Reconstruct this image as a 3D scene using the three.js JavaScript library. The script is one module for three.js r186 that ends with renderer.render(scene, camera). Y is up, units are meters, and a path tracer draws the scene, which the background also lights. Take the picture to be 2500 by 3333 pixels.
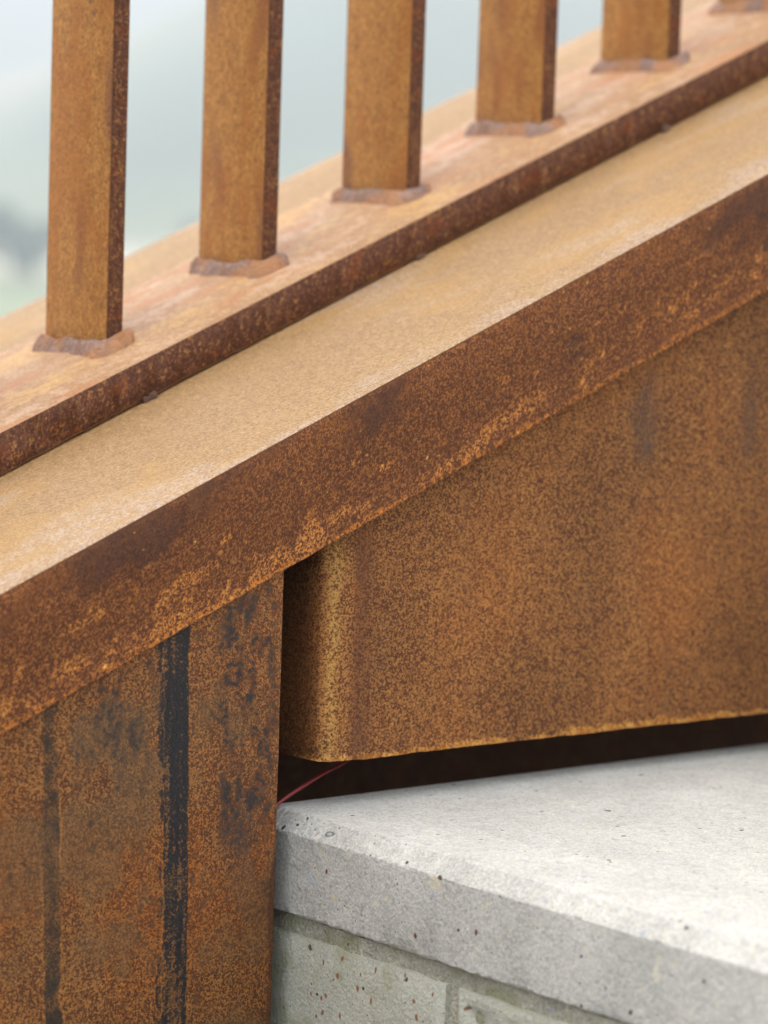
import * as THREE from 'three';
import { mergeGeometries, toCreasedNormals, mergeVertices } from 'three/addons/utils/BufferGeometryUtils.js';
import { RoundedBoxGeometry } from 'three/addons/geometries/RoundedBoxGeometry.js';

// ------------------------------------------------------------------ camera, sky, sun, exposure
// axes: x runs up the stair along the parapet, y is up, z points from the parapet across the stair
const scene = new THREE.Scene();
const camera = new THREE.PerspectiveCamera(19.205, 0.75, 0.05, 6000);
camera.rotation.order = 'YXZ';
camera.rotation.set(-5.7093 * Math.PI / 180, -39.3672 * Math.PI / 180, 1.8843 * Math.PI / 180);
camera.position.set(-0.80083, 0.11778, 1.28106);
camera.focus = 1.455;
camera.userData.fStop = 6.8;
scene.add(camera);

const SUN = new THREE.Vector3(-0.30, 0.93, -0.12).normalize();
function makeSky() {                                   // bright overcast, lighter round the veiled sun
  const w = 256, h = 128, d = new Float32Array(w * h * 4);
  for (let j = 0; j < h; j++) for (let i = 0; i < w; i++) {
    const ph = ((i + 0.5) / w - 0.5) * 2 * Math.PI, el = ((j + 0.5) / h - 0.5) * Math.PI;
    const x = Math.cos(el) * Math.cos(ph), y = Math.sin(el), z = Math.cos(el) * Math.sin(ph);
    const c = x * SUN.x + y * SUN.y + z * SUN.z;
    const glow = Math.exp((c - 1) * 2.2);
    const L = 1.0 + 0.14 * Math.max(0, y) + 0.36 * glow;
    const k = 4 * (j * w + i);
    d[k] = L * (0.965 + 0.035 * glow); d[k + 1] = L * 0.985; d[k + 2] = L * (1.03 - 0.04 * glow); d[k + 3] = 1;
  }
  const t = new THREE.DataTexture(d, w, h, THREE.RGBAFormat, THREE.FloatType);
  t.mapping = THREE.EquirectangularReflectionMapping; t.magFilter = t.minFilter = THREE.LinearFilter; t.needsUpdate = true;
  return t;
}
const sky = makeSky();
scene.background = sky; scene.environment = sky;
const sun = new THREE.DirectionalLight(0xfff3e2, 0.95);
sun.position.copy(SUN).multiplyScalar(8); sun.castShadow = true; sun.shadow.radius = 60;
sun.shadow.mapSize.set(2048, 2048);
Object.assign(sun.shadow.camera, { left: -3, right: 3, top: 3, bottom: -3, near: 0.5, far: 20 });
scene.add(sun, sun.target);
const renderer = new THREE.WebGLRenderer({ antialias: true });
renderer.toneMapping = THREE.LinearToneMapping;
renderer.toneMappingExposure = 2.18;
renderer.shadowMap.enabled = true;

// ------------------------------------------------------------------ random numbers and noise fields
function rng(seed) { let a = seed >>> 0; return () => { a = (a + 0x6D2B79F5) >>> 0; let t = a; t = Math.imul(t ^ (t >>> 15), t | 1); t ^= t + Math.imul(t ^ (t >>> 7), t | 61); return ((t ^ (t >>> 14)) >>> 0) / 4294967296; }; }
const clamp = (x, a = 0, b = 1) => x < a ? a : x > b ? b : x;
const ss = (a, b, x) => { const t = clamp((x - a) / (b - a)); return t * t * (3 - 2 * t); };
function blur1(src, dst, n, m, stride, step, sigma) {       // n lines of m samples, wrapping
  if (sigma <= 0.2) { dst.set(src); return; }
  const r = Math.max(1, Math.ceil(sigma * 2.6)), k = [];
  let sum = 0; for (let i = -r; i <= r; i++) { const v = Math.exp(-i * i / (2 * sigma * sigma)); k.push(v); sum += v; }
  for (let i = 0; i < k.length; i++) k[i] /= sum;
  const line = new Float32Array(m + 2 * r);
  for (let l = 0; l < n; l++) {
    const o = l * stride;
    for (let i = -r; i < m + r; i++) line[i + r] = src[o + (((i % m) + m) % m) * step];
    for (let i = 0; i < m; i++) { let s = 0; for (let q = 0; q <= 2 * r; q++) s += line[i + q] * k[q]; dst[o + i * step] = s; }
  }
}
function field(w, h, sx, sy, seed) {                        // wrapping gaussian noise, mean 0, deviation 1
  let fx = 1, fy = 1; while (sx / fx > 4 && w / fx > 8) fx *= 2; while (sy / fy > 4 && h / fy > 8) fy *= 2;
  const W = w / fx, H = h / fy, R = rng(seed), a = new Float32Array(W * H), b = new Float32Array(W * H);
  for (let i = 0; i < a.length; i++) a[i] = R() - 0.5;
  blur1(a, b, H, W, W, 1, sx / fx); blur1(b, a, W, H, 1, W, sy / fy);
  let m = 0, v = 0; for (const x of a) m += x; m /= a.length; for (const x of a) v += (x - m) * (x - m); v = Math.sqrt(v / a.length) || 1;
  for (let i = 0; i < a.length; i++) a[i] = (a[i] - m) / v;
  if (fx === 1 && fy === 1) return a;
  const o = new Float32Array(w * h);
  for (let j = 0; j < h; j++) {
    const y = j / fy, j0 = Math.floor(y), ty = y - j0, r0 = (j0 % H) * W, r1 = ((j0 + 1) % H) * W;
    for (let i = 0; i < w; i++) {
      const x = i / fx, i0 = Math.floor(x), tx = x - i0, c0 = i0 % W, c1 = (i0 + 1) % W;
      const p = a[r0 + c0] + (a[r0 + c1] - a[r0 + c0]) * tx, q = a[r1 + c0] + (a[r1 + c1] - a[r1 + c0]) * tx;
      o[j * w + i] = p + (q - p) * ty;
    }
  }
  return o;
}
// a colour map and a height map computed together; paint(i, x, y, out) gets metres in the map, writes sRGB 0-255 and a height 0-1
function paintMap(w, h, sizeX, sizeY, paint) {
  const c = new Uint8Array(w * h * 4), b = new Uint8Array(w * h * 4), out = [0, 0, 0, 0.5];
  for (let j = 0; j < h; j++) for (let i = 0; i < w; i++) {
    const k = j * w + i; out[3] = 0.5; paint(k, (i + 0.5) / w * sizeX, (j + 0.5) / h * sizeY, out);
    for (let q = 0; q < 3; q++) c[4 * k + q] = clamp(out[q], 0, 255);
    c[4 * k + 3] = 255; const e = clamp(out[3]) * 255; b[4 * k] = b[4 * k + 1] = b[4 * k + 2] = e; b[4 * k + 3] = 255;
  }
  const mk = (d, srgb) => {
    const t = new THREE.DataTexture(d, w, h); t.wrapS = t.wrapT = THREE.RepeatWrapping; t.magFilter = THREE.LinearFilter; t.minFilter = THREE.LinearMipmapLinearFilter; t.generateMipmaps = true;
    t.repeat.set(1 / sizeX, 1 / sizeY); if (srgb) t.colorSpace = THREE.SRGBColorSpace; t.needsUpdate = true; return t;
  };
  return { map: mk(c, true), bump: mk(b, false) };
}
// thin scratches, drawn once into a mask: [pixels across, pixels down, count, longest in pixels, leaning]
function scratchMask(w, h, count, longest, lean, seed) {
  const m = new Float32Array(w * h), R = rng(seed);
  for (let c = 0; c < count; c++) {
    let x = R() * w, y = R() * h; const a = lean + (R() - 0.5) * 1.1, len = longest * (0.2 + 0.8 * R() * R()), g = 0.35 + 0.65 * R();
    for (let i = 0; i < len; i++) { x += Math.cos(a); y += Math.sin(a) + (R() - 0.5) * 0.3; m[((Math.round(y) % h + h) % h) * w + (Math.round(x) % w + w) % w] = g * Math.sin(Math.PI * (i + 0.5) / len); }
  }
  return m;
}
const mix3 = (o, c, t) => { o[0] += (c[0] - o[0]) * t; o[1] += (c[1] - o[1]) * t; o[2] += (c[2] - o[2]) * t; };
const set3 = (o, c) => { o[0] = c[0]; o[1] = c[1]; o[2] = c[2]; };
const mat = (m, rough, bumpScale, extra = {}) => new THREE.MeshPhysicalMaterial({ map: m.map, color: new THREE.Color().setRGB(0.73, 0.73, 0.73), bumpMap: m.bump, bumpScale, roughness: rough, metalness: 0, ...extra });

// ------------------------------------------------------------------ weathering steel and concrete, all in metres
// fine two-tone speckle of rust: pale tan scale over dark brown
const RUST = [0, 0, 0];
const panelMap = (() => {
  const w = 2048, h = 1024, S = 0.6, T = 0.3;
  const f1 = field(w, h, 0.78, 0.78, 11), f2 = field(w, h, 2.0, 2.2, 12), f3 = field(w, h, 16, 22, 13), f4 = field(w, h, 60, 75, 14), f5 = field(w, h, 0.6, 0.6, 15), f6 = field(w, h, 9, 60, 16), f7 = field(w, h, 5, 7, 17);
  const sc = scratchMask(w, h, 26, 60, 1.3, 18), runs = field(w, h, 4, 120, 19);
  return paintMap(w, h, S, T, (k, x, y, o) => {
    // map x 0 is the edge of the bend as laid out in the panel's uv (0.1 m before the flat face), y 0 the lower edge
    const n = f1[k] * 1.05 + f2[k] * 0.2 + f3[k] * 0.07 + f4[k] * 0.06;
    const t = ss(-1.0, 1.1, n + 0.05);
    set3(o, [90, 53, 34]); mix3(o, [167, 118, 67], t);
    mix3(o, [150, 84, 36], 0.16 * ss(0.1, 1.9, f7[k] * 0.4 + f4[k] + f6[k] * 0.5));
    mix3(o, [100, 80, 70], 0.12 * ss(0.8, 2.2, f6[k] * 0.8 + f3[k] * 0.6));
    const g = 1 + 0.05 * f5[k] + 0.035 * f4[k]; o[0] *= g; o[1] *= g; o[2] *= g;
    mix3(o, [196, 150, 96], 0.45 * sc[k]); mix3(o, [104, 66, 46], 0.13 * ss(1.0, 2.4, runs[k] + 0.3 * f3[k])); mix3(o, [190, 140, 78], 0.12 * ss(1.3, 2.6, -runs[k] + 0.3 * f3[k])); mix3(o, [228, 222, 212], 0.8 * ss(4.0, 4.2, f5[k] + 0.25 * f2[k]));  // the last mix paints tiny white glints into the colour
    // stains: two purple-grey runs below the cap
    const st = Math.exp(-(((x - 0.3075 + 0.002 * f3[k]) / 0.0085) ** 2)) * ss(0.138, 0.15, y) * ss(0.200, 0.175, y) + 0.7 * Math.exp(-(((x - 0.385) / 0.006) ** 2)) * ss(0.135, 0.15, y) * ss(0.19, 0.165, y);
    mix3(o, [88, 70, 66], clamp(st * (0.75 + 0.3 * f2[k])) * 0.75);
    // crusted rust along the flame-cut lower edge
    const ed = y - 0.0003 * f3[k] - 0.0004 * f2[k] - 0.0003 * f1[k], ext = 0.0016 + 0.0005 * f3[k] + 0.0014 * ss(0.13, 0.30, x);
    const e = ss(ext + 0.0012, ext - 0.0006, ed) * (y < 0.02 ? 1 : 0);
    set3(RUST, [172, 110, 46]); mix3(RUST, [212, 164, 92], ss(-0.8, 1.2, f1[k] + 0.5 * f7[k])); mix3(RUST, [128, 78, 44], ss(0.8, 1.8, f2[k] - 0.3 * f1[k]));
    mix3(o, RUST, e * 0.9);
    // pale rust along the bend, with its highlight painted into the colour
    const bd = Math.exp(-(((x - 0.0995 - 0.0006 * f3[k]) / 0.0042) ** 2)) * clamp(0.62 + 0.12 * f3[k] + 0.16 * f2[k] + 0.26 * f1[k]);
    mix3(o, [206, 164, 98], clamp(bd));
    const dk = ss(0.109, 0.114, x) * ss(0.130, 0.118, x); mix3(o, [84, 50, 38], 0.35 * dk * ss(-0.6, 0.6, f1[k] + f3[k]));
    const ds = ss(0.088, 0.078, x) * ss(0.0, 0.02, x); mix3(o, [92, 54, 32], 0.35 * ds);  // return face darkened in the colour, painting in the shade beside the sheet
    o[3] = 0.5 + 0.14 * (n) + 0.05 * f5[k] + 0.1 * e;
  });
})();
// cladding of the lower sheet: brown to orange scale with two blue-black mill bands
const postMap = (() => {
  const w = 1024, h = 1024, S = 0.30, T = 0.30;             // map x 0 is x = -0.22, map y 0 is y = -0.30
  const f1 = field(w, h, 0.85, 0.85, 31), f2 = field(w, h, 2.2, 2.4, 32), f3 = field(w, h, 11, 16, 33), f4 = field(w, h, 45, 60, 34), f5 = field(w, h, 0.6, 0.6, 35), f6 = field(w, h, 3, 40, 36), f7 = field(w, h, 5, 9, 37), f8 = field(w, h, 70, 40, 38);
  const sc = scratchMask(w, h, 22, 70, 1.5, 39);
  return paintMap(w, h, S, T, (k, mx, my, o) => {
    const x = mx - 0.22, y = my - 0.30;
    const n = f1[k] * 1.05 + f2[k] * 0.25 + f3[k] * 0.12;
    set3(o, [92, 58, 38]); mix3(o, [172, 120, 68], ss(-1.0, 1.1, n));
    // orange lower half and far left, greyer brown above
    const low = ss(-0.155, -0.185, y + 0.008 * f4[k]) * ss(-0.262, -0.225, y + 0.012 * f4[k] + 0.02 * ss(0, 0.06, x) * -1);
    const or = clamp(low * 0.75 + ss(-0.062, -0.078, x) * 0.5 + 0.22 * f4[k] + 0.18 * f7[k]);
    mix3(o, or > -1 ? (set3(RUST, [118, 64, 32]), mix3(RUST, [182, 110, 46], ss(-0.9, 0.9, n)), RUST) : RUST, 0.62 * or);
    const gr = clamp(ss(-0.2, 1.5, f8[k] + 0.4 * f3[k] + 1.4 * ss(-0.262, -0.285, y) + 1.0 * ss(-0.18, -0.13, y) * ss(0.03, 0.0, x) * ss(-0.05, -0.04, x)));
    mix3(o, [112, 92, 72], 0.45 * gr);
    // dark flecks of mill scale
    const fl = ss(1.25, 1.8, f1[k] * 0.45 + f2[k] * 0.7 + f7[k] * 0.4 + 0.35 * f4[k]) + ss(1.6, 2.0, f1[k] + 0.3 * f2[k]) * 0.5;
    mix3(o, [56, 50, 52], 0.55 * clamp(fl));
    const cx = ss(0.034, 0.046, x) * ss(0.078, 0.066, x) * ss(-0.20, -0.165, y) * ss(-0.055, -0.085, y);
    mix3(o, [44, 46, 56], clamp(cx * ss(-0.1, 1.3, f7[k] * 0.45 + f2[k] * 0.45 + f1[k] * 0.6 + f6[k] * 0.25 + f3[k] * 0.25)) * 0.85);
    const sm = Math.exp(-(((x - 0.055) / 0.010) ** 2) - (((y + 0.182) / 0.016) ** 2)); mix3(o, [70, 60, 64], 0.75 * sm * clamp(0.8 + 0.4 * f2[k]));
    const ml = ss(-0.045, -0.03, x) * ss(0.008, -0.006, x) * ss(-0.165, -0.14, y) * ss(-0.075, -0.10, y); mix3(o, [56, 54, 58], 0.7 * clamp(ml * ss(0.2, 1.5, f7[k] * 0.5 + f2[k] * 0.5 + f1[k] * 0.5 + f3[k] * 0.4)));
    // broad band
    const t = clamp((-0.09 - y) / 0.174), jag = 0.0004 * f7[k] + 0.0003 * f2[k];
    const L = 0.0076 + 0.0048 * t + jag * (t > 0.85 ? 2.2 : 0.8), R = 0.0218 + 0.0043 * t + jag * 0.5;
    let b = ss(L - 0.0004, L + 0.0005, x) * ss(R + 0.0004, R - 0.0005, x);
    const sub = ss(L - 0.0045 + jag * 2, L - 0.0035 + jag * 2, x) * ss(L, L - 0.0008, x) * ss(0.1, 0.7, f7[k] + (t < 0.3 ? 0.5 : t > 0.85 ? 0.8 : -0.4)); b = Math.max(b, sub * 0.9);
    const keep = 0.97 - 0.9 * ss(0.6, 1.5, 0.45 * f1[k] +  f6[k] * 0.7 + f2[k] * 0.6 + 0.5 * Math.exp(-(((t - 0.55) / 0.18) ** 2)) * (0.6 + ss(0.0145, 0.0175, x - 0.0045 * t)));
    mix3(o, [36, 38, 47], clamp(b * keep) * 0.96); mix3(o, [126, 88, 52], 0.7 * b * ss(0.25, 1.5, f1[k] * 0.7 + f6[k] * 0.6 + f3[k] * 0.3 + 0.5 * ss(0.4, 0.55, t) * ss(0.9, 0.75, t))); mix3(o, [58, 56, 62], 0.5 * b * ss(0.2, 1.4, -f1[k] + f6[k] * 0.4));
    for (const E of [L, R]) mix3(o, [178, 124, 62], 0.55 * Math.exp(-(((x - E + (E === L ? 0.0006 : -0.0006)) / 0.00045) ** 2)) * ss(-0.4, 0.8, f6[k] + 0.4 * f1[k]));
    // faint band
    const L2 = -0.0600 + 0.0062 * t + jag, R2 = -0.0512 + 0.0062 * t + jag;
    const b2 = ss(L2 - 0.0008, L2 + 0.0012, x) * ss(R2 + 0.0004, R2 - 0.0004, x) * clamp(0.45 + 0.5 * ss(0.72, 0.95, t) + 0.25 * ss(0.12, 0.0, t) + 0.2 * f7[k]);
    mix3(o, [54, 50, 48], clamp(b2) * 0.85);
    mix3(o, [188, 130, 70], 0.55 * Math.exp(-(((x - R2 - 0.0008) / 0.0007) ** 2)) * ss(-0.5, 0.6, f6[k]) + 0.4 * Math.exp(-(((x - L2 + 0.0006) / 0.0005) ** 2)) * ss(-0.5, 0.6, f6[k]));
    // purple worn strip by the free edge
    mix3(o, [84, 54, 44], 0.6 * ss(0.0735, 0.0755, x + 0.0012 * f6[k]) * ss(-0.15, -0.19, y));
    mix3(o, [192, 142, 84], 0.5 * sc[k]); mix3(o, [228, 222, 214], 0.85 * ss(3.75, 3.95, f5[k] + 0.25 * f2[k]));  // scratches, then sparse white glints painted in
    const g = 1 + 0.07 * f5[k]; o[0] *= g; o[1] *= g; o[2] *= g;
    o[3] = 0.5 + 0.12 * n + 0.06 * f5[k] - 0.2 * b * keep;
  });
})();
// front lip of the cap: dark purple-brown with orange blotches above the lower edge
const lipMap = (() => {
  const w = 2048, h = 256, S = 0.72, T = 0.09;               // map y 0 is the lower edge
  const f1 = field(w, h, 0.66, 0.7, 51), f2 = field(w, h, 1.7, 1.8, 52), f3 = field(w, h, 11, 9, 53), f4 = field(w, h, 60, 26, 54), f5 = field(w, h, 0.6, 0.6, 55), f6 = field(w, h, 36, 7, 56);
  const sc = scratchMask(w, h, 46, 26, 1.1, 57);
  return paintMap(w, h, S, T, (k, x, y, o) => {
    const n = f1[k] * 1.05 + f2[k] * 0.2;
    set3(o, [88, 51, 31]); mix3(o, [148, 96, 52], ss(-0.9, 1.5, n)); mix3(o, [74, 44, 30], 0.42 * ss(0.2, 1.6, f4[k] + 0.5 * f3[k] + 0.4 * ss(0.03, 0.05, y)));
    mix3(o, [128, 78, 30], 0.4 * ss(0.3, 1.6, f2[k] * 0.5 + f3[k] * 0.5 + ss(0.04, 0.06, y)));
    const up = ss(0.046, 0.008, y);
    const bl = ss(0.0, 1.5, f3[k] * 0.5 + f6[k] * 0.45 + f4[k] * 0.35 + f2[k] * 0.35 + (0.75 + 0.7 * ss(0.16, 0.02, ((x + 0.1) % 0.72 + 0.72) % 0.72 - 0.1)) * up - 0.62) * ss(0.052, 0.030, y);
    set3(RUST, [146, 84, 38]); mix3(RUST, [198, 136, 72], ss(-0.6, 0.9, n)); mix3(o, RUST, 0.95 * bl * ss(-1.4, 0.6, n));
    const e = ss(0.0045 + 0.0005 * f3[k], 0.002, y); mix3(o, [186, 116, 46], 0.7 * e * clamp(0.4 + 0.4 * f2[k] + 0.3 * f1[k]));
    mix3(o, [66, 44, 40], 0.45 * ss(0.9, 2.0, f4[k] + 0.5 * f3[k]) * (1 - e));
    mix3(o, [188, 146, 92], 0.5 * sc[k]); mix3(o, [230, 222, 210], 0.8 * ss(3.8, 4.0, f5[k] + 0.25 * f2[k]));  // scratches, then small sparkles painted as white specks
    mix3(o, [214, 172, 96], ss(3.25, 3.6, f2[k] + 0.5 * f1[k]));
    const g = 1 + 0.07 * f5[k]; o[0] *= g; o[1] *= g; o[2] *= g;
    o[3] = 0.5 + 0.12 * n + 0.05 * f5[k];
  });
})();
// top of the cap: rained-on, pale ochre with lavender wear and sky sheen painted in towards the fold
const capTopMap = (() => {
  const w = 2048, h = 1024, S = 0.8, T = 0.4;                // map y 0 is z = 0.145, growing towards the rail
  const f1 = field(w, h, 0.66, 0.66, 71), f2 = field(w, h, 2, 2, 72), f3 = field(w, h, 14, 14, 73), f4 = field(w, h, 70, 40, 74), f5 = field(w, h, 0.6, 0.6, 75), f6 = field(w, h, 30, 8, 76);
  return paintMap(w, h, S, T, (k, x, y, o) => {
    const n = f1[k] * 0.9 + f2[k] * 0.3;
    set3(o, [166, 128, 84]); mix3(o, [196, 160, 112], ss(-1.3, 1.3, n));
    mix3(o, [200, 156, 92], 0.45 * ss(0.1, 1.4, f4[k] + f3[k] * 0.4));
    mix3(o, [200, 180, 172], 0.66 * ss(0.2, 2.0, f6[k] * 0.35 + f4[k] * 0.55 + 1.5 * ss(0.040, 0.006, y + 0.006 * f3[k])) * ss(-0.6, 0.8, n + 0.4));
    mix3(o, [120, 84, 60], ss(3.1, 3.5, f2[k] + f1[k] * 0.4));
    const g = 1 + 0.05 * f5[k]; o[0] *= g; o[1] *= g; o[2] *= g;
    o[3] = 0.5 + 0.14 * n + 0.05 * f5[k];
  });
})();
// top of the bottom rail: peach with redder runs
const railTopMap = (() => {
  const w = 2048, h = 512, S = 0.8, T = 0.2;
  const f1 = field(w, h, 1.1, 1.1, 91), f2 = field(w, h, 4, 4, 92), f3 = field(w, h, 26, 9, 93), f4 = field(w, h, 60, 24, 94), f5 = field(w, h, 0.6, 0.6, 95);
  return paintMap(w, h, S, T, (k, x, y, o) => {
    const n = f1[k] * 0.8 + f2[k] * 0.4;
    set3(o, [186, 140, 98]); mix3(o, [206, 168, 128], ss(-1.3, 1.3, n));
    mix3(o, [202, 130, 80], 0.5 * ss(0.1, 1.7, f3[k] * 0.8 + f4[k] * 0.6));
    mix3(o, [222, 186, 164], 0.5 * ss(0.4, 1.8, f4[k] * 0.5 - f3[k] * 0.7 + f2[k] * 0.4));
    mix3(o, [228, 178, 96], 0.4 * ss(0.6, 1.8, -f4[k] + f2[k] * 0.4));
    const g = 1 + 0.04 * f5[k]; o[0] *= g; o[1] *= g; o[2] *= g; o[3] = 0.5 + 0.12 * n;
  });
})();
// broad faces of the bars: orange ochre, vertical grain
const barMap = (() => {
  const w = 2048, h = 1024, S = 0.7, T = 0.35;
  const f1 = field(w, h, 0.7, 1.1, 111), f2 = field(w, h, 1.7, 3.6, 112), f3 = field(w, h, 9, 30, 113), f4 = field(w, h, 30, 90, 114), f5 = field(w, h, 0.7, 0.7, 115), f6 = field(w, h, 3, 4, 116);
  return paintMap(w, h, S, T, (k, x, y, o) => {
    const n = f1[k] * 0.8 + f2[k] * 0.4;
    set3(o, [160, 106, 50]); mix3(o, [206, 148, 74], ss(-1.5, 1.3, n));
    mix3(o, [138, 90, 62], 0.75 * ss(0.3, 1.8, f4[k] + 0.45 * f3[k] + 0.2 * f2[k]));
    mix3(o, [178, 108, 42], 0.45 * ss(0.2, 1.6, f3[k] - 0.5 * f4[k]));
    mix3(o, [96, 74, 74], 0.8 * ss(3.0, 3.5, f6[k] + 0.4 * f5[k]));
    const g = 1 + 0.06 * f5[k]; o[0] *= g; o[1] *= g; o[2] *= g; o[3] = 0.5 + 0.14 * n;
  });
})();
// sheared edges of the flat bars: purple-brown with yellow specks
const edgeMap = (() => {
  const w = 1024, h = 1024, S = 0.35, T = 0.35;
  const f1 = field(w, h, 0.8, 0.9, 131), f2 = field(w, h, 2.0, 2.6, 132), f3 = field(w, h, 14, 10, 133), f4 = field(w, h, 50, 50, 134), f5 = field(w, h, 0.7, 0.7, 135), f6 = field(w, h, 1.6, 9, 136);
  const sc = scratchMask(w, h, 120, 24, 1.45, 137);
  return paintMap(w, h, S, T, (k, x, y, o) => {
    const n = f1[k];
    set3(o, [84, 52, 40]); mix3(o, [122, 80, 56], ss(-0.8, 1.4, n + 0.3 * f2[k]));
    mix3(o, [168, 126, 68], 0.8 * ss(1.15, 1.9, f1[k] * 0.8 + f2[k] * 0.6 + f3[k] * 0.35));
    mix3(o, [136, 98, 62], 0.45 * ss(0.7, 1.7, f6[k] * 0.8 + f4[k] * 0.6));
    mix3(o, [176, 146, 108], 0.35 * sc[k]);
    mix3(o, [120, 62, 34], 0.5 * ss(0.9, 1.9, f3[k] + 0.3 * f2[k]));
    const g = 1 + 0.07 * f5[k]; o[0] *= g; o[1] *= g; o[2] *= g; o[3] = 0.5 + 0.14 * n;
  });
})();
// weld metal: grey-mauve with rusty patches
const weldMap = (() => {
  const w = 512, h = 512, S = 0.12, T = 0.12, f1 = field(w, h, 1.2, 1.2, 141), f2 = field(w, h, 5, 5, 142), f3 = field(w, h, 16, 16, 143), f4 = field(w, h, 3, 14, 144);
  return paintMap(w, h, S, T, (k, x, y, o) => {
    set3(o, [132, 96, 74]); mix3(o, [164, 128, 106], ss(-1, 1.4, f2[k] * 0.6 + f1[k] * 0.6));
    mix3(o, [166, 110, 60], 0.75 * ss(0.1, 1.4, f3[k] + 0.4 * f2[k])); mix3(o, [128, 112, 112], 0.4 * ss(0.4, 1.5, -f3[k] + 0.4 * f2[k]));
    o[3] = 0.5 + 0.1 * f1[k] + 0.14 * f4[k];
  });
})();
// concrete: light cement with sand, dark pores and a few coloured grains
function concreteMap(seed, base, opts = {}) {
  const w = 1024, h = 1024, S = 0.36, T = 0.36;
  const f1 = field(w, h, 1.0, 1.0, seed), f2 = field(w, h, 2.4, 2.4, seed + 1), f3 = field(w, h, 7, 7, seed + 2), f4 = field(w, h, 36, 36, seed + 3), f5 = field(w, h, 0.6, 0.6, seed + 4), f6 = field(w, h, 3.4, 3.4, seed + 5), f7 = field(w, h, 3.2, 3.6, seed + 6), f8 = field(w, h, 4.6, 4.6, seed + 7), moss = field(w, h, 22, 14, seed + 8);
  const gr = opts.grain ?? 1, spots = opts.spots ?? [];
  return paintMap(w, h, S, T, (k, x, y, o) => {
    set3(o, base);
    const g = 1 + gr * (0.034 * f1[k] + 0.016 * f2[k] + 0.010 * f3[k] + 0.016 * f4[k] + 0.034 * f5[k]); o[0] *= g; o[1] *= g; o[2] *= g;
    mix3(o, [224, 214, 182], 0.55 * gr * ss(1.7, 2.4, f2[k]));
    mix3(o, [150, 160, 186], 0.45 * gr * ss(2.2, 2.8, f6[k]));
    mix3(o, [238, 230, 208], 0.7 * gr * ss(2.7, 3.0, f8[k]));
    mix3(o, [74, 72, 66], 0.75 * ss(2.15, 2.7, f1[k] * 0.9 + f2[k] * 0.3));
    mix3(o, [58, 54, 48], (opts.pore ?? 0.8) * ss(2.75, 3.05, f6[k] * -1));
    if (opts.rust) mix3(o, [120, 58, 28], opts.rust * ss(2.55, 2.9, f7[k]));
    if (opts.moss) mix3(o, [136, 138, 98], opts.moss * ss(0.1, 1.7, moss[k] + 0.5 * f3[k]));
    for (const [su, sv, ru, rv, c, ring] of spots) { const du = x - su; if (du > 0.008 || du < -0.008) continue; const dv = y - sv, q = Math.hypot(du / ru, dv / rv) + 0.16 * f2[k]; if (q < 1.4) mix3(o, c, 0.85 * (ring ? Math.exp(-(((q - 0.85) / 0.28) ** 2)) : ss(1.15, 0.75, q))); }
    o[3] = 0.62 + 0.09 * f1[k] + 0.06 * f2[k] - 0.4 * ss(2.0, 2.7, f1[k] * 0.9 + f2[k] * 0.3) - 0.5 * ss(2.75, 3.05, -f6[k]);
  });
}
const slabMap = concreteMap(151, [206, 205, 200], { rust: 0.2, spots: [[0.136, 0.313, 0.0042, 0.0034, [226, 218, 196]], [0.1392, 0.3166, 0.0014, 0.0011, [70, 64, 54]], [0.0624, 0.292, 0.0019, 0.0016, [228, 214, 184]], [0.0558, 0.303, 0.0008, 0.0013, [104, 52, 30]], [0.1658, 0.2966, 0.0008, 0.0013, [104, 52, 30]], [0.1234, 0.286, 0.0008, 0.0012, [110, 58, 32]], [0.0526, 0.322, 0.0024, 0.0013, [92, 96, 94], 1], [0.044, 0.2975, 0.004, 0.0035, [206, 210, 214]]] });
const BRICK_SPOTS = [[0.1541, -0.2563], [0.1913, -0.2434], [0.1739, -0.2479], [0.2017, -0.2397], [0.1538, -0.2615], [0.1653, -0.2596], [0.1619, -0.2619], [0.1997, -0.2544], [0.2311, -0.2474], [0.2441, -0.2412], [0.1766, -0.2669], [0.2334, -0.2548], [0.1584, -0.2715], [0.223, -0.2373], [0.1894, -0.251], [0.1628, -0.2438], [0.1764, -0.2391]];   // rust specks on the brick, z and y
const brickMap = concreteMap(171, [196, 197, 184], { grain: 0.7, rust: 0.6, moss: 0.30, spots: BRICK_SPOTS.map(([z, y], i) => [z - 0.0367 + 0.02, y + 0.3002 + 0.02, 0.0006 + 0.0004 * (i % 3) / 2, 0.0010 + 0.0006 * (i % 4) / 3, i % 3 ? [148, 92, 58] : [124, 68, 46]]) });
const pavingMap = concreteMap(211, [146, 143, 138], { grain: 1.4 });
const mortarMap = concreteMap(191, [176, 174, 160], { grain: 1.2, moss: 0.45 });

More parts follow.
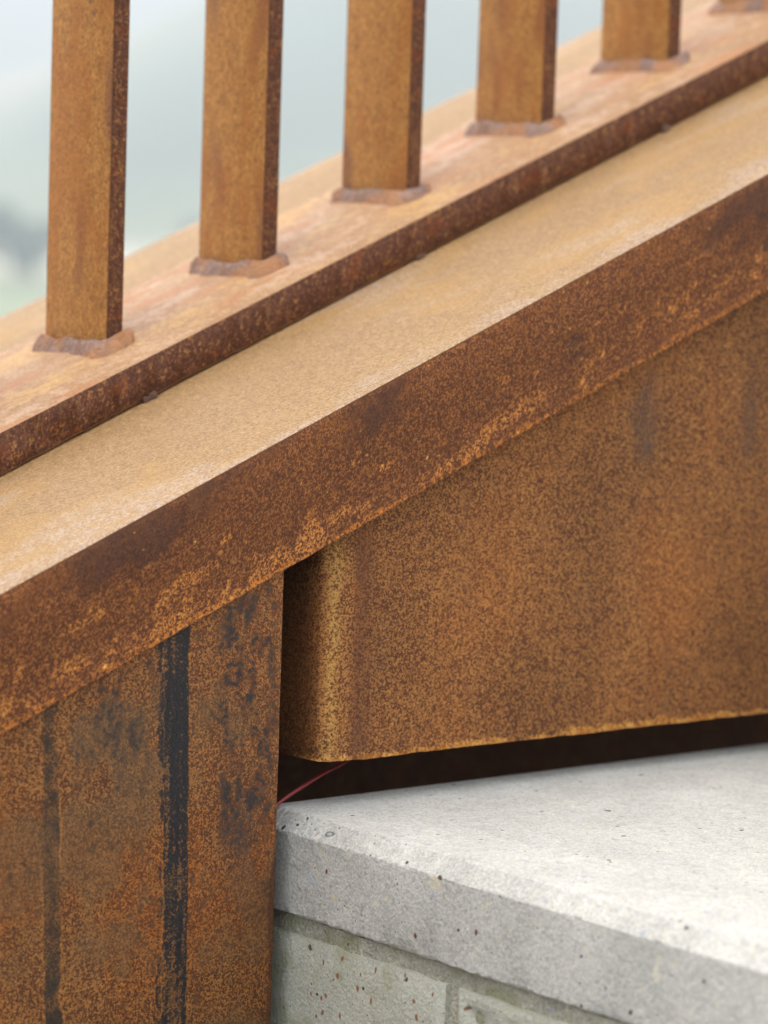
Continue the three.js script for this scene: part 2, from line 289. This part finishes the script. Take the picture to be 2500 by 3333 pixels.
const STEEL = { color: new THREE.Color().setRGB(0.81, 0.75, 0.64), specularIntensity: 0.5 };      // rust scale is duller than bare steel
const M = {
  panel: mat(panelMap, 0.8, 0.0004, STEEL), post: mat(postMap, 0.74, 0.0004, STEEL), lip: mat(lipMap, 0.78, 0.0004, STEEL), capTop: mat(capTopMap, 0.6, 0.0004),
  railTop: mat(railTopMap, 0.62, 0.0003), bar: mat(barMap, 0.75, 0.0003), edge: mat(edgeMap, 0.74, 0.0004, STEEL),
  slab: mat(slabMap, 0.9, 0.0006), brick: mat(brickMap, 0.92, 0.0007), mortar: mat(mortarMap, 0.95, 0.0012),
  paving: mat(pavingMap, 0.95, 0.0006),
  weld: new THREE.MeshStandardMaterial({ color: 0x9a7662, roughness: 0.55, metalness: 0, map: edgeMap.map, bumpMap: edgeMap.bump, bumpScale: 0.0012 }),
  cable: new THREE.MeshStandardMaterial({ color: new THREE.Color().setRGB(0.17, 0.009, 0.011), roughness: 0.45 }),
};
M.weld.map = weldMap.map; M.weld.bumpMap = weldMap.bump; M.weld.color.setRGB(0.92, 0.92, 0.95);

// ------------------------------------------------------------------ helpers
const used = {};
function numbered(n) { used[n] = (used[n] ?? -1) + 1; return used[n] ? `${n}_${String(used[n]).padStart(3, '0')}` : n; }
function mesh(name, geo, m, parent) { const o = new THREE.Mesh(geo, m); o.name = name; o.castShadow = o.receiveShadow = true; parent.add(o); return o; }
function thing(name, label, category, group) { const g = new THREE.Group(); g.name = numbered(name); g.userData = { label, category }; if (group) g.userData.group = group; scene.add(g); return g; }
function tag(o, label, category, group) { o.userData.label = label; o.userData.category = category; if (group) o.userData.group = group; return o; }
function structure(name, geo, m) { const o = mesh(name, geo, m, scene); o.userData.kind = 'structure'; return o; }
function geoFrom(pos, uv, groups, crease = 0.6) {
  let g = new THREE.BufferGeometry();
  g.setAttribute('position', new THREE.Float32BufferAttribute(pos, 3)); g.setAttribute('uv', new THREE.Float32BufferAttribute(uv, 2));
  const n = toCreasedNormals(g, crease);
  if (groups) for (const [s, c, m] of groups) n.addGroup(s, c, m);
  return n;
}
// sweep of a cross section. rows: arrays of [x, y, z, u, v] all of one length; slot(i) is the material of strip i; the winding is picked by flip
function sweep(rows, slot = () => 0, flip = false, crease = 0.6) {
  const n = rows[0].length, by = {};
  for (let i = 0; i + 1 < n; i++) {
    const m = slot(i), P = (by[m] ??= { p: [], u: [] });
    if (m < 0) continue;
    for (let r = 0; r + 1 < rows.length; r++) {
      const a = rows[r][i], b = rows[r][i + 1], c = rows[r + 1][i + 1], d = rows[r + 1][i];
      for (const v of flip ? [a, c, b, a, d, c] : [a, b, c, a, c, d]) { P.p.push(v[0], v[1], v[2]); P.u.push(v[3], v[4]); }
    }
  }
  const pos = [], uv = [], groups = [];
  for (const m of Object.keys(by).map(Number).filter(m => m >= 0).sort()) { groups.push([pos.length / 3, by[m].p.length / 3, m]); for (const x of by[m].p) pos.push(x); for (const x of by[m].u) uv.push(x); }
  return geoFrom(pos, uv, groups, crease);
}
const linspace = (a, b, n) => Array.from({ length: n + 1 }, (_, i) => a + (b - a) * i / n);
// smooth 1-D noise
function noise1(seed, step) { const R = rng(seed), t = Array.from({ length: 512 }, () => R() * 2 - 1); return x => { const q = x / step + 1000, i = Math.floor(q), f = q - i, s = f * f * (3 - 2 * f); return t[((i % 512) + 512) % 512] * (1 - s) + t[(((i + 1) % 512) + 512) % 512] * s; }; }

// ------------------------------------------------------------------ measures
const SL = 0.42154;                       // rise of rail and cap per metre
const RAIL = { y: 0, t: 0.02111, z0: 0, z1: -0.1262 };
const CAP = { y: -0.0226, z: 0.14164, back: -0.26316, h: 0.06369 };
const X0 = -0.75, X1 = 1.7, GROUND = -0.366;

// ------------------------------------------------------------------ setting: landing and the land beyond
{
  const s = 9, pos = [], uv = [];
  const add = (a, b, c, d) => { for (const v of [a, b, c, a, c, d]) { pos.push(...v); uv.push(v[0], v[2]); } };
  add([-s, GROUND, 7], [s, GROUND, 7], [s, GROUND, -0.30], [-s, GROUND, -0.30]);
  add([-s, GROUND, -0.30], [s, GROUND, -0.30], [s, -9, -0.30], [-s, -9, -0.30]);
  structure('landing', geoFrom(pos, uv), M.paving);
}
const landNoise = (() => {
  const N = 256, f = field(N, N, 2.2, 2.2, 401);
  return (x, z, step) => { const u = ((x / step) % N + N) % N, v = ((z / step) % N + N) % N, i = Math.floor(u), j = Math.floor(v), a = u - i, b = v - j, g = (p, q) => f[(q % N) * N + (p % N)]; return (g(i, j) * (1 - a) + g(i + 1, j) * a) * (1 - b) + (g(i, j + 1) * (1 - a) + g(i + 1, j + 1) * a) * b; };
})();
function landHeight(x, z) {
  const d = Math.hypot(x, z), az = Math.atan2(x, -z) * 180 / Math.PI;
  let y = -9 + 0.8 * landNoise(x, z, 14);
  y += ss(120, 420, d) * (3 + 2 * landNoise(x, z, 40));
  const H = 34 + 52 * ss(31, 40, az) + 5 * landNoise(x, z, 60);
  y += ss(380, 900, d) * H;
  return y;
}
{
  const R = [0.4, 6, 14, 26, 40, 60, 85, 115, 150, 190, 240, 300, 370, 450, 540, 640, 750, 880, 1050, 1300], A = 240, pos = [], uv = [], col = [], V = (r, a) => { const t = a / A * 2 * Math.PI, x = R[r] * Math.sin(t), z = -0.6 - R[r] * Math.cos(t); return [x, r < 2 ? -9 : landHeight(x, z), z]; };
  const cc = new THREE.Color();
  const colour = v => { const a = landNoise(v[0], v[2], 22), b = landNoise(v[0] + 900, v[2], 9); cc.setRGB(0.20, 0.24, 0.13); if (a > 0.35) cc.setRGB(0.46, 0.42, 0.32); else if (a < -0.8) cc.setRGB(0.07, 0.12, 0.07); const g = 1 + 0.25 * b; return [cc.r * g, cc.g * g, cc.b * g]; };
  for (let r = 0; r + 1 < R.length; r++) for (let a = 0; a < A; a++) for (const v of [V(r, a), V(r, a + 1), V(r + 1, a + 1), V(r, a), V(r + 1, a + 1), V(r + 1, a)]) { pos.push(...v); uv.push(v[0], v[2]); col.push(...colour(v)); }
  const g = new THREE.BufferGeometry(); g.setAttribute('position', new THREE.Float32BufferAttribute(pos, 3)); g.setAttribute('uv', new THREE.Float32BufferAttribute(uv, 2)); g.setAttribute('color', new THREE.Float32BufferAttribute(col, 3));
  g.computeVertexNormals();
  structure('terrain', g, new THREE.MeshStandardMaterial({ vertexColors: true, roughness: 1 }));
}

// ------------------------------------------------------------------ rear sheet of the hollow parapet
{
  const th = 0.004, zb = -0.255, yt = x => SL * x + CAP.y - 0.0062, xa = X0 + 0.05, xb = X1 - 0.05, yb = GROUND - 0.3;
  // plan of a shallow tray: the long back and its two returns towards the stair
  const plan = [[xa, 0.128], [xa, zb], [xb, zb], [xb, 0.12], [xb - th, 0.12], [xb - th, zb + th], [xa + th, zb + th], [xa + th, 0.128], [xa, 0.128]];
  const rows = linspace(0, 1, 4).map(t => plan.map(([x, z]) => { const y = yb + (yt(x) - yb) * t; return [x, y, z, x + z, y]; }));
  tag(mesh('rear_sheet', sweep(rows, () => 0, false, 0.5), M.edge, scene), 'rusty rear sheet closing the hollow parapet towards the valley', 'steel sheet');
}

// ------------------------------------------------------------------ folded steel cap
{
  const P = [];                                               // [z, y, u-free v, slot]
  const R = 0.0032, th = 0.004, y0 = CAP.y;
  const bk = CAP.back, fz = CAP.z, h = CAP.h;
  const topV = z => 0.145 - z, lipV = y => y - (y0 - h);
  P.push([bk + 0.0, y0 - 0.05, 0.05, 2]); P.push([bk, y0 - 0.003, 0.003, 0]);
  for (const z of linspace(bk + 0.003, fz - R, 12)) P.push([z, y0, topV(z), 0]);
  for (let i = 1; i <= 6; i++) { const a = i / 6 * Math.PI / 2; P.push([fz - R + R * Math.sin(a), y0 - R + R * Math.cos(a), i <= 2 ? topV(fz) : lipV(y0 - R + R * Math.cos(a)), i < 2 ? 0 : 1]); }
  for (const y of [y0 - h * 0.4, y0 - h * 0.7, y0 - h + 0.0016]) P.push([fz, y, lipV(y), 1]);
  P.push([fz + 0.0006, y0 - h + 0.0008, 0.0008, 1]);          // burr of the cut edge
  P.push([fz + 0.0005, y0 - h + 0.0001, 0.0002, 1]); P.push([fz - 0.0006, y0 - h - 0.0003, 0.0, 1]);
  P.push([fz - th, y0 - h, 0.0, 1]); P.push([fz - th, y0 - th, h, 1]); P.push([bk + th, y0 - th, 0.4, 1]); P.push([bk + th, y0 - 0.05, 0.05, 1]); P.push([bk, y0 - 0.05, 0.05, 1]);
  const w1 = noise1(5, 0.006), w2 = noise1(6, 0.0016);
  const rows = linspace(X0, X1, 700).map(x => P.map((p, i) => { const burr = i >= P.length - 8 && i < P.length - 5 ? 0.00025 * w1(x) + 0.0002 * w2(x) : 0; return [x, p[1] + SL * x + burr, p[0] + (burr > 0 ? burr : 0), x, p[2]]; }));
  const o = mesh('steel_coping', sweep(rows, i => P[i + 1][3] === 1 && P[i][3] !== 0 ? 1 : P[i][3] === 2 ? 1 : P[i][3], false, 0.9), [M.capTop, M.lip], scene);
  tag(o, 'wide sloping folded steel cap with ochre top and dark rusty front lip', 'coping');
}

// ------------------------------------------------------------------ cladding sheets under the cap
{
  const zf = CAP.z - 0.004, th = 0.004, xe = 0.0767, c = 0.0006;   // lower sheet with the black bands
  const yt = x => SL * x + CAP.y - 0.0062;
  const S = [[X0 + 0.05, zf - th], [X0 + 0.05, zf], [xe - c, zf], [xe - c * 0.3, zf - c * 0.3], [xe, zf - c], [xe, zf - th], [X0 + 0.05, zf - th]];
  const e1 = noise1(21, 0.008), e2 = noise1(22, 0.0018);
  const rows = linspace(0, 1, 160).map(t => S.map(([x, z]) => { const y = GROUND + (yt(x) - GROUND) * t, j = x > 0.05 ? 0.00012 * e1(y) + 0.0001 * e2(y) : 0; return [x + j, y, z, x + 0.22 + (z < zf - 0.002 ? 0.002 : 0), y + 0.30]; }));
  tag(mesh('cladding_sheet', sweep(rows, () => 0, false, 0.9), M.post, scene), 'upright rusty steel sheet with two blue-black vertical bands, beside the step', 'steel sheet');
}
{
  const zf = CAP.z - 0.012, th = 0.004, R = 0.010, xa = 0.119, yb = -0.1541;
  const yt = x => SL * x + CAP.y - 0.0062;
  const outer = [];                                            // plan outline, [x, z, u]; the flat face starts at u = 0.104
  outer.push([xa - R, -0.20, 0.104 - R * Math.PI / 2 - (zf - R + 0.20)]); outer.push([xa - R, zf - R - 0.02, 0.104 - R * Math.PI / 2 - 0.02]);  // unseen length of the return, added to keep light out of the cavity
  for (let i = 0; i <= 12; i++) { const a = i / 12 * Math.PI / 2; outer.push([xa - R * Math.cos(a), zf - R + R * Math.sin(a), 0.104 - R * (Math.PI / 2 - a)]); }
  for (const x of linspace(xa, X1, 500).slice(1)) outer.push([x, zf, 0.104 + x - xa]);
  const e1 = noise1(25, 0.012), e2 = noise1(26, 0.0022);
  const rows = outer.map(([x, z, u], i) => {
    const j = 0.0003 * e1(u) + 0.00022 * e2(u), dx = i < 2 ? th : i < 15 ? th * Math.cos((i - 2) / 12 * Math.PI / 2) : 0, dz = i < 2 ? 0 : i < 15 ? -th * Math.sin((i - 2) / 12 * Math.PI / 2) : -th, nx = -dx / th, nz = -dz / th;
    const b = yb + j, out = 0.0004 + 0.0003 * e2(u + 3);
    return [[x, yt(x), z, u, yt(x) - yb], [x, b + 0.0022, z, u, 0.0022], [x + nx * out, b + 0.0009, z + nz * out, u, 0.0009], [x + nx * out * 0.8, b + 0.0001, z + nz * out * 0.8, u, 0.0002], [x - nx * th, b, z - nz * th, u, 0.003], [x - nx * th, yt(x), z - nz * th, u, 0.1]];
  });
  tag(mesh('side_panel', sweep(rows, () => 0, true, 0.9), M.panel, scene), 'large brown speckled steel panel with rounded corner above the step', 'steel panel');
}

// ------------------------------------------------------------------ steps
function slabGeometry(len, seed) {                             // local axes: x from the riser inwards, y 0 at the top, z along the nosing
  const n1 = noise1(seed, 0.007), n2 = noise1(seed + 1, 0.0021), n3 = noise1(seed + 2, 0.03), n4 = noise1(seed + 3, 0.0035), n5 = noise1(seed + 4, 0.0012);
  const T = 0.0486, c = 0.0088, D = 0.40;
  const rows = linspace(0, len, Math.round(len / 0.0018)).map(z => {
    const a = 0.00018 * n1(z) + 0.00016 * n2(z) + 0.0002 * n3(z), b = 0.0003 * n1(z + 5) + 0.0002 * n2(z + 5), e = 0.0007 * n4(z) + 0.0005 * n5(z) + 0.0005 * n3(z + 2);
    const chip = Math.max(0, n1(z * 0.7 + 9) - 0.72) * 0.005;
    const pr = [[D, 0], [0.10, 0], [0.02, 0], [c + 0.0007 + b, 0], [c - 0.0004 + b, -0.0005], [0.0004 + a, -c + 0.0006 + a], [a * 0.4 + chip * 0.5, -c - 0.0003 + a - chip], [0, -c - 0.006], [0, -T + 0.006], [0.0002 + Math.max(0, e), -T + 0.0012 + e * 0.7], [0.0014 + Math.max(0, e), -T], [0.02, -T], [D, -T]];
    let s = 0, L = null; return pr.map(p => { if (L) s += Math.hypot(p[0] - L[0], p[1] - L[1]); L = p; return [p[0], p[1], z, z, -s]; });
  });
  return sweep(rows, () => 0, true, 0.33);
}
function brickGeometry(len, hgt, seed, rough) {                // face at x = 0 looking along -x, z from 0 to len, y from -hgt to 0
  const n1 = noise1(seed, 0.012), n2 = noise1(seed + 1, 0.0025), R = rng(seed), off = seed === 301 ? 0.02 : R() * 0.3, offv = seed === 301 ? 0.02 : R() * 0.3;
  const ny = rough ? 26 : 9, nz = rough ? 84 : 60, pos = [], uv = [];
  const f = rough ? field(128, 64, 1.1, 1.1, seed + 7) : null, f2 = rough ? field(128, 64, 4, 4, seed + 8) : null;
  const P = (i, j) => {                                        // i along z, j up
    const a = i / nz, b = j / ny, ez = Math.min(a, 1 - a) * len, ey = Math.min(b, 1 - b) * hgt, e = Math.min(ez, ey);
    let x = e < 0.0015 ? (0.0015 - e) * 0.9 : 0;
    const jy = (b === 0 || b === 1 ? 0.0005 : 0) * (n1(a * len + 3 * b) + 0.6 * n2(a * len + 3 * b)), jz = (a === 0 || a === 1 ? 0.0005 : 0) * n1(b * hgt + 7);
    if (rough) { const k = (j % 64) * 128 + (i % 128), m = ss(0.004, 0.008, e); x += m * (0.0016 + 0.0009 * f[k] + 0.0008 * f2[k]); }
    return [x, -hgt + b * hgt + jy, a * len + jz, a * len + off, b * hgt + offv];
  };
  const q = (a, b, c, d) => { for (const v of [a, b, c, a, c, d]) { pos.push(v[0], v[1], v[2]); uv.push(v[3], v[4]); } };
  for (let i = 0; i < nz; i++) for (let j = 0; j < ny; j++) q(P(i, j), P(i + 1, j), P(i + 1, j + 1), P(i, j + 1));
  const back = v => [0.08, v[1], v[2], v[3], v[4] + 0.08];
  for (let i = 0; i < nz; i++) { q(P(i, ny), P(i + 1, ny), back(P(i + 1, ny)), back(P(i, ny))); q(P(i + 1, 0), P(i, 0), back(P(i, 0)), back(P(i + 1, 0))); }
  for (let j = 0; j < ny; j++) { q(P(0, j), P(0, j + 1), back(P(0, j + 1)), back(P(0, j))); q(P(nz, j + 1), P(nz, j), back(P(nz, j)), back(P(nz, j + 1))); }
  return geoFrom(pos, uv, null, 0.7);
}
const BR = { len: 0.215, h: 0.065, j: 0.0096 };
const brickKinds = [brickGeometry(BR.len, BR.h, 301, false), brickGeometry(BR.len, BR.h, 311, true), brickGeometry(BR.len, BR.h, 321, false), brickGeometry(BR.len, BR.h, 331, false)];
function mortarGeometry(len, hgt, seed) {
  const ny = Math.round(hgt / 0.0022), nz = Math.round(len / 0.0022), fw = 1024, fh = 64, f = field(fw, fh, 1.2, 1.2, seed), f2 = field(fw, fh, 5, 4, seed + 1), pos = [], uv = [];
  const P = (i, j) => { const k = (j % fh) * fw + (i % fw); return [0.0016 + 0.0004 * f[k] + 0.0005 * f2[k], -hgt + j / ny * hgt, i / nz * len, i / nz * len, j / ny * hgt]; };
  const q = (a, b, c, d) => { for (const v of [a, b, c, a, c, d]) { pos.push(v[0], v[1], v[2]); uv.push(v[3], v[4]); } };
  for (let i = 0; i < nz; i++) for (let j = 0; j < ny; j++) q(P(i, j), P(i + 1, j), P(i + 1, j + 1), P(i, j + 1));
  const back = v => [0.09, v[1], v[2], v[3], v[4]];
  for (let j = 0; j < ny; j++) { q(P(0, j), P(0, j + 1), back(P(0, j + 1)), back(P(0, j))); q(P(nz, j + 1), P(nz, j), back(P(nz, j)), back(P(nz, j + 1))); }
  return geoFrom(pos, uv, null, 0.9);
}
function buildStep(x, top, zStart, len, rows, label, shift) {
  const s = thing('concrete_step', label, 'step', 'steps of the stair beside the parapet');
  s.position.set(x, top, zStart);
  mesh('tread_slab', slabGeometry(len, 200 + shift), M.slab, s);
  mesh('mortar_bed', mortarGeometry(len, rows * (BR.h + BR.j) + 0.004, 220 + shift), M.mortar, s).position.set(0.0026, -0.0495, 0);
  let k = shift;
  for (let r = 0; r < rows; r++) {
    const y = -0.0486 - BR.j - r * (BR.h + BR.j);
    const z0 = 0.2517 - zStart - BR.len - (r % 2 ? (BR.len + BR.j) / 2 : 0);      // brick joints at the place the photograph shows
    for (let z = z0; z + BR.len < len; z += BR.len + BR.j) {
      if (z < -0.16) continue;
      const kind = r === 0 && Math.abs(z - z0 - BR.len - BR.j) < 1e-6 ? 1 : [0, 2, 3][k++ % 3];
      mesh('brick', brickKinds[kind], M.brick, s).position.set(0.0008, y, z);
    }
  }
  return s;
}
buildStep(0.0874, -0.1770, 0.108, 1.9, 2, 'lowest pale concrete step with chamfered nosing over mossy grey bricks', 0);
buildStep(0.4826, -0.0130, 0.1335, 1.8, 2, 'second pale concrete step rising behind the lowest tread', 40);

// ------------------------------------------------------------------ red cable under the panel
{
  const c = new THREE.CatmullRomCurve3([[0.040, -0.225, 0.112], [0.072, -0.191, 0.1145], [0.0945, -0.1753, 0.1149], [0.113, -0.1676, 0.1133], [0.124, -0.1643, 0.111], [0.150, -0.1603, 0.1007], [0.176, -0.152, 0.088], [0.215, -0.12, 0.06], [0.25, -0.09, 0.048]].map(p => new THREE.Vector3(...p)));
  tag(mesh('red_cable', new THREE.TubeGeometry(c, 120, 0.00095, 10), M.cable, scene), 'thin red cable hanging in the dark gap under the panel', 'cable');
}

// ------------------------------------------------------------------ railing
{
  const rail = thing('railing', 'rusty flat-bar railing with square-cut upright bars welded on a thick sloping bar', 'railing');
  // bottom rail: a flat bar with slightly rounded arrises
  const r = 0.0009, t = RAIL.t, zb = RAIL.z1, P = [];
  const arc = (cz, cy, a0) => { for (let i = 0; i <= 3; i++) { const a = a0 - i / 3 * Math.PI / 2; P.push([cz + r * Math.cos(a), cy + r * Math.sin(a)]); } };
  P.push([zb + r, 0]); P.push([-0.06, 0]); arc(-r, -r, Math.PI / 2); P.push([0, -t * 0.5]); arc(-r, -t + r, 0); P.push([-0.06, -t]); arc(zb + r, -t + r, -Math.PI / 2); arc(zb + r, -r, Math.PI);
  const slot = i => i < 3 ? 0 : i < 8 ? 1 : i < 13 ? 0 : 1;
  const w1 = noise1(41, 0.011), w2 = noise1(42, 0.0022);
  const rows = linspace(X0 + 0.12, X1 - 0.05, 560).map(x => P.map(([z, y], i) => { const j = z > -0.004 && y < -t + 0.002 ? 0.00035 * w1(x) + 0.0002 * w2(x) : 0; return [x, y + SL * x + j, z, slot(Math.max(0, i - 1)) ? x : x, y > -0.0001 ? -z : y + 0.1 + (i > 8 ? z : 0)]; }));
  mesh('bottom_rail', sweep(rows, slot, false, 0.9), [M.railTop, M.edge], rail);
  // tack welds that hold the rail off the cap
  const tackGeo = (seed, sx) => { const g = new THREE.IcosahedronGeometry(1, 3), p = g.attributes.position, R = rng(seed), a = [R() * 6, R() * 6, R() * 6]; for (let i = 0; i < p.count; i++) { const x = p.getX(i), y = p.getY(i), z = p.getZ(i), q = 1 + 0.16 * Math.sin(3 * x + a[0]) * Math.sin(4 * y + a[1]) + 0.1 * Math.sin(5 * z + a[2]); p.setXYZ(i, x * q * sx, y * q, z * q); } g.computeVertexNormals(); return g; };
  const tacks = [[0.0935, 0.0026, 1.0], [0.1015 - 0.012, 0.0019, 1.2], [0.4535, 0.0027, 1.2], [0.80, 0.0026, 1.2], [-0.25, 0.0026, 1.2], [0.27, 0.0014, 2.5]];
  tacks.forEach(([x, s, e], i) => { const o = mesh('tack_weld', tackGeo(60 + i, e), M.weld, rail); o.position.set(x, SL * x - t - 0.0002, 0.0004); o.scale.setScalar(s); o.rotation.z = Math.atan(SL); });
  for (const x of [-0.4, 0.1, 0.6, 1.1, 1.5]) { const o = mesh('spacer', new RoundedBoxGeometry(0.04, 0.004, 0.05, 2, 0.0006), M.edge, rail); o.position.set(x, SL * x - t - 0.0012, -0.065); o.rotation.z = Math.atan(SL); }

  // upright flat bars, cut to the slope and welded round the foot
  const W = 0.06, T = 0.0098, zf = -0.04118, H = 0.92, x0 = 0.09239, S = 0.10042;
  function barGeometry(seed) {
    const c = 0.0009, o = [], R = rng(seed), ou = R() * 0.7, ov = R() * 0.35;
    const cs = [[0, -W, Math.PI, 1], [0, 0, Math.PI / 2, 1], [T, 0, 0, 1], [T, -W, -Math.PI / 2, 1]];       // x, z corners, walked -x face then +z face
    const pts = [];
    const corner = (cx, cz, a0) => { for (let i = 0; i <= 3; i++) { const a = a0 + i / 3 * Math.PI / 2; pts.push([cx + c * Math.cos(a), cz + c * Math.sin(a)]); } };
    // order: seen from above, going from the back of the -x face to the front (+z), then along +z face, +x face, back face
    const seg = [];
    corner(c, -W + c, Math.PI * 1.0 ); seg.push(pts.length);
    pts.length = 0;
    const loop = [[0, -W + c], [0, -W * 0.5], [0, -c], [c * 0.3, -c * 0.3], [c, 0], [T * 0.5, 0], [T - c, 0], [T - c * 0.3, -c * 0.3], [T, -c], [T, -W * 0.5], [T, -W + c], [T - c * 0.3, -W + c * 0.3], [T - c, -W], [c, -W], [c * 0.3, -W + c * 0.3], [0, -W + c]];
    const slot = i => (i < 2 || (i >= 8 && i < 10)) ? 0 : 1;
    const ys = linspace(0, 1, 6);
    const rows = ys.map(q => loop.map(([x, z], i) => { const y0 = SL * x - 0.002, y = y0 + (H - y0) * q; return [x, y, z, (i < 3 || (i >= 8 && i < 11) ? -z : x + 0.2) + ou, y + ov]; }));
    const g = sweep(rows, slot, false, 0.9);
    return g;
  }
  function beadGeometry(seed) {                              // a lumpy fillet along the -x foot and round the +z end
    const R = rng(seed), n1 = noise1(seed + 3, 0.011), n2 = noise1(seed + 4, 0.0045), n3 = noise1(seed + 5, 0.016), n4 = noise1(seed + 6, 0.0019);
    const path = [], e = 0.0022;
    for (const z of linspace(-W - 0.004, -0.001, 44)) path.push([-e, z]);
    for (let i = 1; i <= 6; i++) { const a = i / 6 * Math.PI / 2; path.push([-e + e * 1.2 * (1 - Math.cos(a)), -0.001 + (0.001 + e) * Math.sin(a)]); }
    for (const x of linspace(0.0012, T + 0.005, 12).slice(1)) path.push([x, e]);
    let s = 0; const rows = [];
    const K = 14;
    path.forEach(([x, z], i) => {
      const a = path[Math.max(0, i - 1)], b = path[Math.min(path.length - 1, i + 1)], dx = b[0] - a[0], dz = b[1] - a[1], l = Math.hypot(dx, dz) || 1, ox = -dz / l, oz = dx / l;   // outward in plan
      if (i) s += Math.hypot(x - path[i - 1][0], z - path[i - 1][1]);
      const end = Math.min(1, Math.min(i, path.length - 1 - i) / 4 + 0.05), lump = 1 + 0.26 * n1(s) + 0.12 * n2(s);
      const rw = 0.0052 * (1 + 0.30 * ss(0.054, 0.064, s) + 0.2 * ss(0.012, 0.004, s)) * lump * Math.sqrt(end), rh = 0.0066 * (1 + 0.12 * n3(s) + 0.15 * n1(s + 0.3)) * Math.sqrt(end);
      const row = [];
      for (let q = 0; q <= K; q++) {
        const t = q / K * Math.PI, u = Math.cos(t), v = Math.sin(t);
        // profile from the outer toe up over the bead to the bar
        const off = rw * (0.42 + 0.58 * u), hy = rh * Math.pow(v, 0.9) * (1 - 0.5 * u);
        const px = x + ox * off, pz = z + oz * off;
        const wob = 0.00055 * v * (n2(s * 0.8 + q * 0.0021) + 0.7 * n4(s + q * 0.0013));
        row.push([px + ox * wob, SL * px - 0.0004 + hy + wob, pz + oz * wob, s + seed * 0.01, q * 0.001]);
      }
      rows.push(row);
    });
    return sweep(rows, () => 0, false, 1.2);
  }
  const bars = Array.from({ length: 6 }, (_, i) => barGeometry(71 + i)), beads = Array.from({ length: 6 }, (_, i) => beadGeometry(81 + i));
  for (let k = -5; k <= 14; k++) {
    const x = x0 + k * S, i = ((k % 6) + 6) % 6, b = mesh('baluster', bars[i], [M.bar, M.edge], rail);
    b.position.set(x, SL * x, zf);
    mesh('weld_bead', beads[i], M.weld, b);
  }
  // handrail on top of the bars
  const hr = mesh('handrail', new RoundedBoxGeometry(2.3 / Math.cos(Math.atan(SL)), 0.02, 0.09, 2, 0.002), M.edge, rail);
  const hx = 0.5; hr.position.set(hx, SL * hx + H + 0.004, -0.071); hr.rotation.z = Math.atan(SL);
}

// ------------------------------------------------------------------ trees in the valley
{
  const leafMat = [[0.03, 0.12, 0.08], [0.07, 0.13, 0.05], [0.03, 0.11, 0.08]].map(c => new THREE.MeshStandardMaterial({ color: new THREE.Color().setRGB(...c), roughness: 0.9 }));
  const bark = new THREE.MeshStandardMaterial({ color: new THREE.Color().setRGB(0.09, 0.07, 0.05), roughness: 1 });
  function crownGeometry(seed, h, r) {
    const R = rng(seed), pos = [], uv = [], lobes = Array.from({ length: 11 }, () => { const a = R() * 6.283, q = Math.sqrt(R()); return [Math.cos(a) * q * r * 0.7, h * (0.35 + 0.6 * R()), Math.sin(a) * q * r * 0.7, r * (0.3 + 0.3 * R())]; });
    for (let i = 0; i < 1500; i++) {
      const L = lobes[Math.floor(R() * lobes.length)], th = R() * 6.283, u = R() * 2 - 1, q = Math.cbrt(0.25 + 0.75 * R()) * L[3], s = Math.sqrt(1 - u * u);
      const c = [L[0] + q * s * Math.cos(th), L[1] + q * u, L[2] + q * s * Math.sin(th)], z = 0.22 + 0.25 * R(), a = new THREE.Vector3(R() - .5, R() - .5, R() - .5).normalize(), b = new THREE.Vector3(R() - .5, R() - .5, R() - .5).cross(a).normalize();
      for (const [m, n] of [[-1, -0.5], [1, -0.5], [0, 1]]) { pos.push(c[0] + z * (a.x * m + b.x * n), c[1] + z * (a.y * m + b.y * n), c[2] + z * (a.z * m + b.z * n)); uv.push(m, n); }
    }
    const g = new THREE.BufferGeometry(); g.setAttribute('position', new THREE.Float32BufferAttribute(pos, 3)); g.setAttribute('uv', new THREE.Float32BufferAttribute(uv, 2)); g.computeVertexNormals(); return g;
  }
  function trunkGeometry(h, r, seed) {
    const R = rng(seed), parts = [new THREE.CylinderGeometry(r * 0.05, r * 0.085, h * 0.75, 8).translate(0, h * 0.375, 0)];
    for (let i = 0; i < 5; i++) { const g = new THREE.CylinderGeometry(r * 0.015, r * 0.035, h * 0.4, 6).translate(0, h * 0.2, 0); g.rotateZ(0.6 + 0.4 * R()); g.rotateY(R() * 6.283); g.translate(0, h * (0.35 + 0.3 * R()), 0); parts.push(g); }
    return mergeGeometries(parts);
  }
  const kinds = [[9, 3.4], [7, 3.0], [10, 3.0]].map(([h, r], i) => ({ crown: crownGeometry(501 + i, h, r), trunk: trunkGeometry(h, r, 511 + i), m: leafMat[i] }));
  const spots = [[31.7, 310, 0, 0.80], [32.35, 290, 2, 0.72], [32.9, 330, 1, 0.80], [33.5, 380, 0, 0.6], [35.6, 430, 1, 0.7], [37.9, 460, 1, 1.2], [38.9, 440, 2, 1.1], [40.6, 480, 0, 1.6], [41.4, 470, 1, 1.7], [43.0, 500, 2, 1.9]];
  spots.forEach(([az, d, k, s]) => {
    const a = az * Math.PI / 180, x = -0.8 + d * Math.sin(a), z = 1.28 - d * Math.cos(a), t = thing('valley_tree', 'blurred leafy tree in the hazy valley behind the railing', 'tree', 'trees in the hazy valley');
    t.position.set(x, landHeight(x, z + 0) - 0.3, z); t.scale.setScalar(s); t.rotation.y = az * 7;
    mesh('trunk', kinds[k].trunk, bark, t); mesh('crown', kinds[k].crown, kinds[k].m, t);
  });
}
scene.fog = new THREE.FogExp2(0xeaf4f8, 0.0025);

renderer.render(scene, camera);
